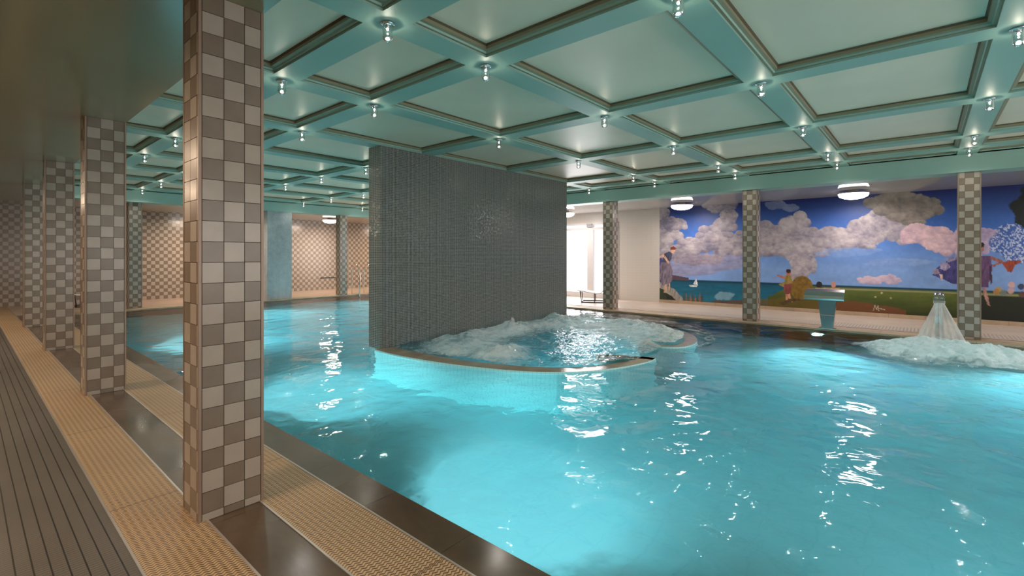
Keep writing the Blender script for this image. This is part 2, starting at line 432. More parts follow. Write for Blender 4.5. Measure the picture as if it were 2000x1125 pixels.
# walls
b = MB(); b.box(XL-.1, YN, 0, XL, 18.2, CEIL, 'checkX'); struct(b, 'wall_left')
b = MB(); b.box(XL, 18.2, 0, 1.9, 18.3, CEIL, 'checkY'); b.box(1.9, YF, 0, XR, YF+.1, CEIL, 'checkY'); b.box(1.9, YF, 0, 2.0, 18.3, CEIL, 'checkX'); struct(b, 'wall_back')
b = MB(); b.box(XL, YN-.1, 0, XR, YN, 3.05, 'white_tile'); struct(b, 'wall_front')
b = MB(); b.box(XR, 5.75, 0, XR+.1, 7.05, CEIL, 'white_tile'); b.box(XR, 11.3, 0, XR+.1, YF, CEIL, 'white_tile')
b.box(XR, 7.05, 2.36, XR+.1, 11.3, CEIL, 'white_tile'); b.box(XR+.02, YN, 0, XR+.1, 5.75, CEIL, 'white_tile'); struct(b, 'wall_right')
b = MB(); b.box(XR-.02, YN, .0, XR+.02, 5.75, .085, 'coping_r'); struct(b, 'baseboard_right')
# glazed door wall: frosted daylight panes between white posts
b = MB()
for y0, y1 in ((7.05, 7.13), (7.92, 8.14), (9.0, 9.1), (9.9, 10.0), (11.2, 11.3)): b.box(XR-.03, y0, 0, XR+.06, y1, 2.36, 'whiteframe')
b.box(XR-.02, 7.05, 0, XR+.05, 11.3, .16, 'whiteframe'); b.box(XR-.02, 7.05, 2.14, XR+.05, 11.3, 2.22, 'whiteframe'); b.box(XR-.02, 7.05, 2.3, XR+.05, 11.3, 2.36, 'whiteframe')
d = struct(b, 'door_1')
g = MB(); g.box(XR+.055, 7.06, .1, XR+.065, 11.29, 2.36, 'daylight'); g.build('frosted_pane', d)
light('daylight', 'AREA', (XR-.06, 9.15, 1.25), 85, (1, .95, .97), 4.1, rot=(0, PI/2, 0), shape='RECTANGLE', sy=2.2).rotation_euler = (0, R(90), 0)
bpy.data.objects['daylight'].data.size = 2.1; bpy.data.objects['daylight'].data.size_y = 4.1
b = MB(); b.box(-.05, -.09, -.055, 0, .09, .055, 'greyplastic'); bevel(tag(b.build('door_sensor', loc=(XR-.03, 8.05, 2.28)), 'small grey sensor box above the white door post', 'sensor'))

# made-up window bank behind the viewer, added to go with the fill light
b = MB()
for k in range(5): x = .0+2.25*k; b.box(x-.04, YN, .4, x+.04, YN+.08, 2.5, 'whiteframe')
b.box(-.04, YN, .38, 9.04, YN+.08, .46, 'whiteframe'); b.box(-.04, YN, 2.44, 9.04, YN+.08, 2.52, 'whiteframe')
wn_ = struct(b, 'added_window_1')
g = MB(); g.box(0, YN+.01, .44, 9.0, YN+.03, 2.46, 'daylight'); g.build('frosted_pane', wn_)  # glowing pane of the added window

# ceilings: low glossy soffits over the aisles, coffers over the pool
b = MB(); b.box(XL, YN, CEIL, 1.10, 18.2, CEIL+.5, 'soffit'); struct(b, 'ceiling_left')
CX1, CY1 = 10.52, 14.95
b = MB(); b.box(CX1, YN, CEIL, XR, CY1, 3.2, {'*': 'sage', 'b': 'sage'}, skip='b')
b.quad([(CX1, YN, CEIL), (CX1, CY1, CEIL), (10.95, CY1, CEIL), (10.95, YN, CEIL)], 'sage')
b.quad([(10.95, YN, CEIL), (10.95, CY1, CEIL), (XR, CY1, CEIL), (XR, YN, CEIL)], 'soffit_r'); struct(b, 'ceiling_right')
b = MB(); b.box(1.10, CY1, CEIL, XR, 18.2, 3.2, 'sage', skip='b')
b.quad([(1.10, CY1, CEIL), (1.10, 15.35, CEIL), (XR, 15.35, CEIL), (XR, CY1, CEIL)], 'sage')
b.quad([(1.10, 15.35, CEIL), (1.10, 18.2, CEIL), (XR, 18.2, CEIL), (XR, 15.35, CEIL)], 'soffit_b'); struct(b, 'ceiling_back')

GX = [1.95, 2.93, 4.92, 6.94, 8.97, 9.98]
GY = [-.5+1.665*k for k in range(-2, 10)]
HB = .12
xe = [1.10]+sum([[x-HB, x+HB] for x in GX], [])+[CX1]
ye = [YN]+sum([[y-HB, y+HB] for y in GY], [])+[CY1]
bays = []
b = MB()
for i in range(len(xe)-1):
    for j in range(len(ye)-1):
        if i % 2 == 0 and j % 2 == 0:
            bays.append((xe[i], xe[i+1], ye[j], ye[j+1])); continue
        b.quad([(xe[i], ye[j], ZB), (xe[i], ye[j+1], ZB), (xe[i+1], ye[j+1], ZB), (xe[i+1], ye[j], ZB)], 'sage')
b.box(1.10, YN, 3.12, CX1, CY1, 3.2, 'sage')
ceiling = struct(b, 'ceiling')
def ringq(mb, a, c, z0, z1, k):
    (x0, x1, y0, y1), (u0, u1, v0, v1) = a, c
    P = [(x0, y0), (x1, y0), (x1, y1), (x0, y1)]; Q = [(u0, v0), (u1, v0), (u1, v1), (u0, v1)]
    for q in range(4):
        r_ = (q+1) % 4; mb.quad([(*P[q], z0), (*Q[q], z1), (*Q[r_], z1), (*P[r_], z0)], k)
def inset(bay, d): return (bay[0]+d, bay[1]-d, bay[2]+d, bay[3]-d)
for bay in bays:
    if bay[3] < -2.9: continue
    p = MB(); q = inset(bay, .062)
    p.box(q[0], q[2], 3.035, q[1], q[3], 3.05, 'panel'); pa = p.build('ceiling_panel', ceiling)
    mo = MB()
    ringq(mo, bay, bay, ZB, ZB+.018, 'sage')
    ringq(mo, bay, inset(bay, .020), ZB+.018, ZB+.018, 'mould')
    ringq(mo, inset(bay, .020), inset(bay, .026), ZB+.018, ZB+.032, 'sage')
    ringq(mo, inset(bay, .026), inset(bay, .050), ZB+.032, ZB+.038, 'mould')
    ringq(mo, inset(bay, .050), inset(bay, .050), ZB+.038, ZB+.062, 'mould')
    ringq(mo, inset(bay, .050), inset(bay, .064), ZB+.062, ZB+.074, 'shadowgap')
    mo.build('moulding', pa)

# ---------------------------------------------------------------- tiled columns
def column(cx, cy, hw, hd, label, h=CEIL, flip=0, z0=0., sym=False):
    root = empty('tiled_column', (cx, cy, z0), label=label, cat='column')
    mb = MB(); g = .0016; T = .1; e_ = .005
    mb.box(-hw+e_, -hd+e_, 0, hw-e_, hd-e_, h, 'grout')
    tw = .014
    TH = .106
    def cuts(wd):
        if sym: return [-wd/2+tw, -.053, .053, wd/2-tw]
        a = wd-2*tw; n = max(1, int(round(a/T)))
        # whole tiles plus a cut remainder at the right
        c_ = [-wd/2+tw]
        while c_[-1]+T < wd/2-tw-.02: c_.append(c_[-1]+T)
        c_.append(wd/2-tw); return c_
    zc = [0, .04]
    while zc[-1]+TH < h: zc.append(zc[-1]+TH)
    zc.append(h)
    for face in range(4):
        wd = 2*hw if face % 2 == 0 else 2*hd
        cs = cuts(wd)
        for i in range(len(cs)-1):
            for j in range(len(zc)-1):
                k = 'cream' if (i+j+flip+face) % 2 == 0 else 'taupe'
                u0, u1, a0, a1 = cs[i]+g, cs[i+1]-g, zc[j]+g, zc[j+1]-g
                if face == 0: mb.box(u0, -hd, a0, u1, -hd+e_+.001, a1, k)
                if face == 1: mb.box(hw-e_-.001, u0, a0, hw, u1, a1, k)
                if face == 2: mb.box(-u1, hd-e_-.001, a0, -u0, hd, a1, k)
                if face == 3: mb.box(-hw, -u1, a0, -hw+e_+.001, -u0, a1, k)
    mb.build('tile_cladding', root)
    for sx in (-1, 1):
        for sy in (-1, 1):
            t = MB(); x, y = sx*hw, sy*hd
            t.box(min(x, x-sx*.012)-(.0015 if sx < 0 else 0), min(y, y-sy*.012)-(.0015 if sy < 0 else 0), 0,
                  max(x, x-sx*.012)+(.0015 if sx > 0 else 0), max(y, y-sy*.012)+(.0015 if sy > 0 else 0), h, 'trim')
            t.build('corner_trim', root)
    return root
for k, (cy, lab) in enumerate(((2.885, 'nearest cream and taupe checkered column, large in the left foreground'),
                (6.20, 'second checkered column of the left row, just behind the nearest one'),
                (9.48, 'third checkered column along the left walkway'),
                (12.80, 'farthest checkered column of the left row, small at the end of the grating'))):
    column(.942, cy, .155, .125, lab, flip=0)
for cy, lab, fl in ((-.53, 'greenish checkered column at the right picture edge, beside the water jet', 1),
                (2.72, 'greenish checkered column in the middle of the mural', 0),
                (5.985, 'greenish checkered column beside the lounge chair, between doors and white wall', 0)):
    column(10.70, cy, .13, .135, lab, flip=0, sym=True)
column(10.70, 9.25, .13, .135, 'checkered column of the mural row hidden behind the dark mosaic wall', sym=True)
column(2.93, 15.32, .135, .135, 'thin green-lit checkered column at the far pool edge, left of the near column', flip=1, sym=True)
column(8.50, 15.0, .135, .135, 'thin checkered column at the far pool edge, left of the chrome ladder', flip=1, sym=True)
b = MB(); b.box(-.365, -.15, -.04, .365, .15, CEIL+.04, 'concrete')
tag(b.build('concrete_pier', loc=(6.43, 15.12, 0)), 'bare blue-grey concrete pier standing at the far pool edge', 'pier')

# ---------------------------------------------------------------- mosaic wall
b = MB(); b.box(0, 0, DEPTH, 4.80, .30, ZB-.002, {'*': 'mosX', 'l': 'mosY', 'r': 'mosY'})
tag(b.build('mosaic_wall', loc=(4.03, 6.03, 0)), 'tall dark grey mosaic partition wall rising out of the pool', 'wall')

# ---------------------------------------------------------------- whirlpool tub
def smooth(pts, n=6):
    P = [Vector((*p, 0)) for p in pts]; P = [P[0]*2-P[1]]+P+[P[-1]*2-P[-2]]; out = []
    for i in range(1, len(P)-2):
        for k in range(n):
            t = k/n
            a = .5*((2*P[i])+(-P[i-1]+P[i+1])*t+(2*P[i-1]-5*P[i]+4*P[i+1]-P[i+2])*t*t+(-P[i-1]+3*P[i]-3*P[i+1]+P[i+2])*t**3)
            out.append((a.x, a.y))
    out.append((P[-2].x, P[-2].y)); return out
def offs(pts, wd):
    out = []
    for i, p in enumerate(pts):
        a = Vector(pts[max(i-1, 0)]); c_ = Vector(pts[min(i+1, len(pts)-1)]); t = (c_-a).normalized()
        ww = wd(i/(len(pts)-1)) if callable(wd) else wd
        out.append((p[0]-t.y*ww, p[1]+t.x*ww))
    return out
armA = smooth([(3.93, 6.03), (3.90, 5.55), (3.93, 5.1), (4.0, 4.6), (4.11, 4.15), (4.28, 3.68), (4.47, 3.34), (4.72, 3.08), (5.05, 2.88), (5.42, 2.75), (5.80, 2.68), (6.02, 2.70)])
armB = smooth([(6.86, 3.36), (6.80, 3.1), (6.86, 2.85), (7.08, 2.70), (7.5, 2.70), (7.95, 2.86), (8.35, 3.15), (8.72, 3.65), (8.95, 4.3), (9.08, 5.0), (9.0, 5.6), (8.83, 6.03)])
tub = empty('whirlpool_tub', (6.5, 5, -1.4), label='round whirlpool tub with brown lip level with the water below the dark wall', cat='whirlpool')
def local(mb, name): 
    o = mb.build(name, tub); o.location = (-6.5, -5, 1.4); return o
TZ = -.012
b = MB(); inA = offs(armA, lambda t: .30-.12*t); b.prism(armA, inA, DEPTH, TZ, 'tub', 'brownlip'); local(b, 'curved_wall')
b = MB(); hk = smooth([(6.04, 2.70), (6.02, 2.84), (5.93, 3.02), (5.84, 3.26), (5.70, 3.42)], 5); b.prism(hk, offs(hk, .15), DEPTH, TZ, 'tub', 'brownlip'); local(b, 'curved_wall')
b = MB(); b.prism(armB, offs(armB, lambda t: .17+.05*t), DEPTH, TZ, 'tub', 'brownlip'); local(b, 'curved_wall')

for p_, t_ in (((4.95, 3.22, -.5), (6.3, 5.6, -.9)), ((7.9, 3.15, -.5), (7.0, 5.6, -.9))): aim(light('whirlpool_fill', 'SPOT', p_, 70, (.6, .93, 1), .08, spot=R(140), blend=.8), t_)  # hidden fill spots added inside the tub to brighten froth and water
# ---------------------------------------------------------------- churning water height fields
def vnoise(x, y, seed=0):
    xi = np.floor(x).astype(np.int64); yi = np.floor(y).astype(np.int64); fx = x-xi; fy = y-yi
    fx = fx*fx*(3-2*fx); fy = fy*fy*(3-2*fy)
    def h(a, b_):
        n = (a*374761393+b_*668265263+seed*1442695041) & 0x7fffffff
        n = ((n ^ (n >> 13))*1274126177) & 0x7fffffff
        return ((n ^ (n >> 16)) & 0xffff)/65535.
    return (h(xi, yi)*(1-fx)+h(xi+1, yi)*fx)*(1-fy)+(h(xi, yi+1)*(1-fx)+h(xi+1, yi+1)*fx)*fy
def fbm(x, y, o=5, seed=0, g=.55):
    s = np.zeros_like(x); a = 1.; t = 0
    for i in range(o): s += a*vnoise(x*2**i+17.3*i, y*2**i-9.1*i, seed+i); t += a; a *= g
    return s/t
def inpoly(x, y, poly):
    c = np.zeros(x.shape, bool); n = len(poly)
    for i in range(n):
        x0, y0 = poly[i]; x1, y1 = poly[(i+1) % n]
        m_ = ((y0 > y) != (y1 > y)) & (x < (x1-x0)*(y-y0)/(y1-y0+1e-12)+x0); c ^= m_
    return c
def field(name, x0, x1, y0, y1, st, hfun, ffun, poly, mat, z=WATER, parent=None):
    nx, ny = int((x1-x0)/st)+1, int((y1-y0)/st)+1
    X, Y = np.meshgrid(x0+np.arange(nx)*st, y0+np.arange(ny)*st, indexing='ij')
    Z = hfun(X, Y); Fm = ffun(X, Y, Z)
    keep = inpoly(X, Y, poly)
    idx = np.arange(nx*ny).reshape(nx, ny)
    q = np.stack([idx[:-1, :-1], idx[1:, :-1], idx[1:, 1:], idx[:-1, 1:]], -1).reshape(-1, 4)
    kk = (keep[:-1, :-1] & keep[1:, :-1] & keep[1:, 1:] & keep[:-1, 1:]).reshape(-1); q = q[kk]
    used, inv = np.unique(q, return_inverse=True); q = inv.reshape(-1, 4)
    V = np.stack([X.ravel(), Y.ravel(), Z.ravel()+z], -1)[used]
    me = bpy.data.meshes.new(name); me.from_pydata(V.tolist(), [], q.tolist()); me.materials.append(mt[mat])
    me.polygons.foreach_set('use_smooth', [True]*len(me.polygons))
    a = me.attributes.new('foam', 'FLOAT', 'POINT'); a.data.foreach_set('value', Fm.ravel()[used].astype(np.float32))
    me.update(); o = bpy.data.objects.new(name, me); COL.objects.link(o)
    if parent: o.parent = parent
    return o
def G(X, Y, cx, cy, sx, sy=None, a=1.):
    sy = sy or sx; return a*np.exp(-(((X-cx)/sx)**2+((Y-cy)/sy)**2))
inB = offs(armB, lambda t: .17+.05*t)
tubpoly = [(4.03, 6.028)]+inA[2:]+[(6.05, 2.9), (6.5, 2.9), (6.8, 2.95)]+inB[3:]+[(8.83, 6.028)]
# bubbling mounds (x, y, radius, height)
MOUNDS = [(4.72, 4.45, .30, .15), (4.95, 4.30, .25, .10), (5.35, 5.55, .30, .14), (6.0, 5.7, .30, .10), (6.45, 5.55, .28, .22), (7.2, 5.6, .4, .10), (7.9, 5.45, .45, .17), (8.4, 5.2, .4, .16),
          (7.6, 4.1, .38, .10), (8.2, 3.75, .36, .14), (7.75, 3.25, .42, .16), (7.3, 3.1, .3, .10), (8.5, 4.4, .4, .14), (5.0, 5.2, .35, .08), (5.0, 5.75, .14, .12), (5.7, 5.8, .13, .12), (6.9, 5.75, .15, .14), (8.0, 5.8, .16, .13), (4.5, 4.9, .14, .10), (5.2, 4.5, .13, .10)]
def tub_h(X, Y):
    base = (fbm(X*3.2, Y*3.2, 5, 3)-.5)*.10+(fbm(X*9, Y*9, 3, 9)-.5)*.03
    mo = sum(G(X, Y, *m_[:2], m_[2], None, m_[3]) for m_ in MOUNDS)
    return .03+base*.8+mo*(.22+.75*fbm(X*7, Y*7, 5, 21, .6))
def tub_f(X, Y, Z):
    mo = sum(G(X, Y, m_[0], m_[1], m_[2]*1.5, None, 1.) for m_ in MOUNDS)
    calm = G(X, Y, 5.75, 4.0, .75, .7, .6)
    return np.clip(.22+.62*np.minimum(mo, 1)+(fbm(X*2.2, Y*2.2, 5, 31)-.5)*1.2-calm*.5, 0, 1)
tag(field('whirlpool_water', 3.9, 9.2, 2.6, 6.05, .022, tub_h, tub_f, tubpoly, 'foam'),
    'choppy white bubbling water in the whirlpool below the dark wall', 'water', kind='stuff')
def veil_h(X, Y):
    mo = sum(G(X, Y, m_[0], m_[1], m_[2]*.9, None, m_[3]) for m_ in MOUNDS)
    return .005+mo*(.28+3.2*np.maximum(0, fbm(X*5, Y*5, 6, 77, .62)-.42)**1.3)
def veil_f(X, Y, Z):
    mo = sum(G(X, Y, m_[0], m_[1], m_[2]*.8, None, 1.) for m_ in MOUNDS)
    return np.clip(mo*.75-.12, 0, 1)
tag(field('froth', 4.0, 9.1, 2.7, 6.0, .02, veil_h, veil_f, tubpoly, 'mist'),
    'thin wispy froth thrown up over the whirlpool jets', 'froth', kind='stuff')
# spilling ripples outside the opening
spill = [(6.1, 2.75), (6.8, 2.75), (7.1, 2.55), (7.6, 2.5), (8.2, 2.6), (8.8, 2.9), (9.4, 3.5), (9.9, 4.3), (10.2, 5.4), (9.6, 5.9), (9.25, 5.4), (9.2, 4.5), (8.9, 3.6), (8.4, 3.0), (7.9, 2.72), (7.4, 2.6), (6.8, 2.68)]
tag(field('spilling_water', 6, 10.3, 2.4, 6, .03, lambda X, Y: .008+(fbm(X*5, Y*5, 4, 5)-.5)*.03, lambda X, Y, Z: np.clip(.18+(fbm(X*4, Y*4, 4, 8)-.5)*1.2, 0, 1), spill, 'foam'),
    'rippling froth streaks spreading outside the right whirlpool lip', 'froth', kind='stuff')

# ---------------------------------------------------------------- cascade and water jet
def sweep(mb, prof, k, th=.012):
    """prof: list of (x, z, halfwidth) in the XZ plane, a curved plate of thickness th"""
    n = len(prof); T_ = []
    for i in range(n):
        a, c_ = prof[max(i-1, 0)], prof[min(i+1, n-1)]; dx, dz = c_[0]-a[0], c_[1]-a[1]; L_ = math.hypot(dx, dz) or 1
        T_.append((-dz/L_*th, dx/L_*th))
    for i in range(n-1):
        A = []
        for j in (i, i+1):
            x, z, h_ = prof[j]; nx_, nz_ = T_[j]
            A.append([(x, -h_, z), (x, h_, z), (x+nx_, h_, z+nz_), (x+nx_, -h_, z+nz_)])
        for q in range(4):
            r_ = (q+1) % 4; mb.quad([A[0][q], A[0][r_], A[1][r_], A[1][q]], k); mb.sm[-1] = False
    for j in (0, n-1):
        x, z, h_ = prof[j]; nx_, nz_ = T_[j]; mb.quad([(x, -h_, z), (x, h_, z), (x+nx_, h_, z+nz_), (x+nx_, -h_, z+nz_)], k)
CR = empty('cascade_spout', (10.43, 1.36, 0), label='brushed steel swan-neck cascade with a wide flat mouth at the pool edge before the mural', cat='water spout')
b = MB()
def boxprof(mb, prof, k):
    """closed section: (x, z, halfwidth, halfthick, nx, nz)"""
    A = []
    for x, z, h_, t, nx_, nz_ in prof: A.append([(x-nx_*t, -h_, z-nz_*t), (x-nx_*t, h_, z-nz_*t), (x+nx_*t, h_, z+nz_*t), (x+nx_*t, -h_, z+nz_*t)])
    for i in range(len(A)-1):
        for q in range(4):
            r_ = (q+1) % 4; mb.quad([A[i][q], A[i][r_], A[i+1][r_], A[i+1][q]], k)
    mb.quad(A[0][::-1], k); mb.quad(A[-1], k)
neck = []
for i in range(7): t = i/6; neck.append((-.02*t*t, .56*t, .085+.06*t, .05, -1, 0))
for i in range(1, 9):
    a = R(90*i/8); neck.append((-.02-.14*(1-math.cos(a)), .56+.14*math.sin(a), .145+.13*(i/8), .05-.018*i/8, -math.cos(a), math.sin(a)))
boxprof(b, neck, 'darksteel'); body = bevel(b.build('neck', CR), .006)
b = MB(); mouth = [(-.14, .70, .27, .034, 0, 1), (-.24, .700, .285, .034, -.1, 1), (-.36, .67, .295, .030, -.35, .93), (-.46, .61, .30, .024, -.55, .83), (-.50, .57, .30, .018, -.6, .8)]
boxprof(b, mouth, 'steel'); bevel(b.build('mouth_plate', CR), .006)
b = MB(); b.box(-.09, -.11, .245, .065, .11, .26, 'chrome'); b.build('band', CR)
b = MB(); b.box(-.10, -.13, 0, .09, .13, .012, 'steel'); b.build('base_plate', CR)
JT = empty('jet_spout', (10.45, -.16, 0), label='narrow steel swan-neck spout pouring a fan of water beside the right column', cat='water spout')
b = MB(); pts = [(0, 0, 0), (0, 0, .4), (-.02, 0, .56), (-.10, 0, .68), (-.22, 0, .735), (-.34, 0, .72), (-.46, 0, .65)]
b.tube([(p[0], -.028, p[2]) for p in pts], .032, 'steel', 14); b.tube([(p[0], .028, p[2]) for p in pts], .032, 'steel', 14); b.build('neck', JT)
b = MB(); b.lathe([(.001, .0), (.11, .0), (.11, .012), (.05, .02)], 'steel'); b.build('base_plate', JT)
b = MB(); boxprof(b, [(-.40, .69, .064, .035, -.4, .9), (-.50, .615, .070, .028, -.55, .83)], 'steel'); bevel(b.build('mouth', JT), .006)
# the falling fan of water: a closed thin sheet, falling forward and spreading
def fanwater(name, X0, Y0, Z0, dist, w0, w1, thick, label):
    me = bpy.data.meshes.new(name); V = []; Fc = []; A = []; nu, nv = 40, 40
    for side in (0, 1):
        for i in range(nu+1):
            t = i/nu
            z = Z0+(.02)*t-(Z0-WATER+.02)*t*t; x = X0-dist*t; hwid = w0+(w1-w0)*t**1.9
            for j in range(nv+1):
                s_ = 2*j/nv-1; edge = math.sqrt(max(0, 1-s_*s_))
                th = (thick*(.4+1.6*t))*edge*(1 if side else -1)
                V.append((x-th*.8, Y0+s_*hwid, max(WATER, z+th*.5-.06*t*s_*s_+.02*t*math.sin(s_*23))))
                A.append(.62+.20*abs(s_)**3-.12*t+.05*math.sin(s_*40+3*t)*(.3+t))
    n1 = (nu+1)*(nv+1)
    for sd in (0, 1):
        for i in range(nu):
            for j in range(nv):
                a = sd*n1+i*(nv+1)+j; q = (a, a+1, a+nv+2, a+nv+1); Fc.append(q if sd else q[::-1])
    me.from_pydata(V, [], Fc); me.materials.append(mt['fan']); me.polygons.foreach_set('use_smooth', [True]*len(me.polygons))
    at = me.attributes.new('foam', 'FLOAT', 'POINT'); at.data.foreach_set('value', A); me.update()
    o = bpy.data.objects.new(name, me); COL.objects.link(o); return tag(o, label, 'water', kind='stuff')
fanwater('water_fan', 9.96, -.16, .60, .80, .060, .36, .05, 'translucent fan of water falling from the narrow steel spout')
FO = [(9.0, -.22, .55, .17), (9.35, .05, .4, .10), (8.6, .25, .45, .10), (8.4, -.5, .45, .12), (8.95, -.85, .5, .10), (8.9, .55, .35, .07), (8.1, -.2, .35, .06), (8.7, -1.3, .5, .08)]
fpoly = [(9.0+1.05*math.cos(a)*(1+.10*math.sin(3*a)), -.30+1.15*math.sin(a)*(1+.08*math.sin(5*a+1))) for a in np.linspace(0, 2*PI, 60, endpoint=False)]
def rim(X, Y): return np.clip((1-np.sqrt(((X-9.0)/1.12)**2+((Y+.30)/1.22)**2))*3., 0, 1)
def fo_h(X, Y): return rim(X, Y)*(.03+sum(G(X, Y, *m_[:2], m_[2], None, m_[3]) for m_ in FO)*(.2+.75*fbm(X*6, Y*6, 6, 55, .6))+(fbm(X*9, Y*9, 5, 4, .6)-.5)*.09)
def fo_f(X, Y, Z): return np.clip(-.10+rim(X, Y)*1.15+(fbm(X*3, Y*3, 4, 66)-.5)*.7, 0, 1)
tag(field('foaming_water', 7.7, 10.2, -1.7, 1.1, .02, fo_h, fo_f, fpoly, 'foam'), 'mound of white foam where the water fan strikes the pool', 'foam', kind='stuff')

# ---------------------------------------------------------------- underwater lamps
for i, (p, t, e) in enumerate(UW):
    d = Vector((1, 0, 0)) if p[0] < 2 else (Vector((-1, 0, 0)) if p[0] > 10 else Vector((0, -1, 0)))
    b = MB(); b.lathe([(.001, 0), (.13, 0), (.13, .02), (.10, .03), (.095, .022), (.001, .022)], 'steel', seg=24)
    rim_ = b.build('lamp_ring'); g = MB(); g.lathe([(.001, .026), (.06, .026), (.094, .022)], 'lens', seg=24); le = g.build('lens', rim_)
    wl = Vector(p)-d*.115 if p[0] < 2 or p[0] > 10 else Vector(p)-d*.14
    rim_.location = wl; rim_.rotation_euler = d.to_track_quat('Z', 'Y').to_euler(); rim_.name = 'pool_lamp'
    side = 'near' if p[0] < 2 else ('mural-side' if p[0] > 10 else 'far')
    tag(rim_, ['underwater lamp in the near wall opposite the mosaic partition', 'underwater lamp in the near wall right of the nearest column', 'underwater lamp in the near wall at the right end of the pool',
        'underwater lamp in the near wall beyond the second column', 'small bright underwater lamp in the mural-side wall below the steel cascade', 'underwater lamp in the mural-side wall right of the foam',
        'underwater lamp in the mural-side wall behind the mosaic partition', 'underwater lamp in the mural-side wall at the far end', 'added unseen underwater lamp in the far wall beneath the concrete pier'][i], 'underwater lamp', 'underwater lamps in the pool walls')

# ---------------------------------------------------------------- capsule ceiling lamps
proto = empty('ceiling_lamp', (0, 0, ZB))
b = MB(); b.lathe([(.001, -.002), (.048, -.002), (.048, -.010), (.036, -.016), (.001, -.016)][::-1], 'chrome', seg=24); b.build('mounting_ring', proto)
b = MB(); b.lathe([(.001, -.014), (.016, -.014), (.015, -.034), (.001, -.034)][::-1], 'chrome', seg=14); b.build('socket', proto)
b = MB(); b.lathe([(.001, -.052), (.006, -.049), (.008, -.044), (.007, -.036), (.001, -.0345)], 'bulb', seg=12); b.build('bulb', proto)
b = MB(); pr = [(.033, -.016)]+[(.034, -.03-.01*i) for i in range(7)]+[(.034*math.cos(a), -.096-.034*math.sin(a)) for a in np.linspace(0.1, 1.52, 7)]
b.lathe(pr, 'glass', seg=24); gl = b.build('glass_capsule', proto)
b = MB(); b.lathe([(.001, -.1285), (.010, -.1275), (.019, -.1215), (.022, -.117), (.014, -.122), (.001, -.125)], 'tip_glint', seg=16); b.build('glint_cap', proto)  # glowing cap imitates the bright refraction at the capsule's bottom
ordn = ['first', 'second', 'third', 'fourth', 'fifth', 'sixth', 'seventh', 'eighth', 'ninth', 'tenth', 'eleventh', 'twelfth']
n = 0
for i, x in enumerate(GX):
    for j, y in enumerate(GY):
        if y < -2.4: continue
        if 5.9 < y < 6.4 and 4.0 < x < 8.9: continue
        o = proto if n == 0 else copy_tree(proto); n += 1
        o.location = (x, y, ZB)
        r_ = len(GY)-1-j
        tag(o, 'clear glass capsule lamp on %s beam from left columns, %s from far end' % (ordn[i], ordn[r_]), 'ceiling lamp', 'capsule lamps on the ceiling beams')
        light('capsule_light', 'POINT', (x, y, ZB-.085), .62, (1, .84, .64), .010)
        light('capsule_beam', 'SPOT', (x, y, ZB-.08), 7.5, (1, .90, .80), .015, rot=(0, 0, 0), spot=R(155), blend=.5)

# ---------------------------------------------------------------- aisle lamps
def bowl(x, y, label, k='diffuser', grp=None):
    root = empty('ceiling_lamp', (x, y, CEIL), label=label, cat='ceiling lamp', group=grp)
    b_ = MB(); b_.lathe([(.001, 0), (.09, 0), (.09, -.05), (.001, -.05)][::-1], 'whiteframe', seg=24); b_.build('canopy', root)
    b_ = MB(); b_.lathe([(.262, -.062), (.265, -.075), (.245, -.12), (.18, -.155), (.09, -.175), (.001, -.18)][::-1], k, seg=36); b_.build('diffuser_bowl', root)
    b_ = MB(); b_.lathe([(.001, -.05), (.26, -.055), (.266, -.066)][::-1], 'whiteframe', seg=36); b_.build('rim_plate', root)
for (x, y), l in zip(RIGHT_LAMPS, ('bright bowl lamp over the right end of the mural', 'bright white bowl lamp above the middle of the mural', 'bright white bowl lamp at the left end of the mural near the white wall',
        'bright bowl lamp above the frosted doors', 'bowl lamp at the far end of the mural aisle')): bowl(x, y, l, grp='bowl lamps of the mural aisle')
for (x, y), l in zip(BACK_LAMPS, ('bright bowl lamp over the far aisle behind the near column', 'bright bowl lamp over the far aisle between concrete pier and thin column', 'bowl lamp in the far right corner')): bowl(x, y, l, grp='bowl lamps of the far aisle')
for (x, y), l in zip(LEFT_LAMPS, ('warm bowl lamp behind the viewer', 'warm bowl lamp beside the nearest column', 'warm bowl lamp beside the second column', 'warm bowl lamp beside the third column', 'warm bowl lamp beside the farthest column')): bowl(x, y, l, 'diffuser_w', 'warm bowl lamps of the left walkway')
b = MB(); b.lathe([(.001, -.03), (.04, -.028), (.05, -.012), (.05, 0), (.001, 0)], 'whiteframe', seg=18)
tag(b.build('smoke_detector', loc=(12.35, 8.75, CEIL)), 'small round smoke detector on the ceiling before the frosted doors', 'smoke detector')

# ---------------------------------------------------------------- lounge chairs
def lounge(loc, rz, label):
    root = empty('lounge_chair', loc, rz, label=label, cat='chair')
    s = MB(); prof = [(.62, .36), (.52, .345), (.30, .31), (.08, .275), (-.02, .28), (-.10, .36), (-.22, .56), (-.34, .76), (-.40, .86)]
    pr_ = [(x, z, .29) for x, z in prof]; sweep(s, pr_, 'white', .022); s.build('sling_seat', root)
    for sy in (-1, 1):
        f = MB(); y = sy*.27
        f.tube([(.54, y, .335), (.50, y, .015), (-.16, y, .015), (-.20, y, .50)], .017, 'blackmetal', 8); f.build('side_frame', root)
    f = MB(); f.tube([(.50, -.27, .015), (.50, .27, .015)], .017, 'blackmetal', 8); f.build('crossbar', root)
    f = MB(); f.tube([(-.16, -.27, .015), (-.16, .27, .015)], .017, 'blackmetal', 8); f.build('crossbar', root)
    f = MB(); f.tube([(.14, -.27, .015), (.14, -.27, .275), (.14, .27, .275), (.14, .27, .015)], .012, 'blackmetal', 8); f.build('seat_support', root)
lounge((12.0, 7.05, 0), R(118), 'white sling lounge chair on a black frame in front of the frosted doors')
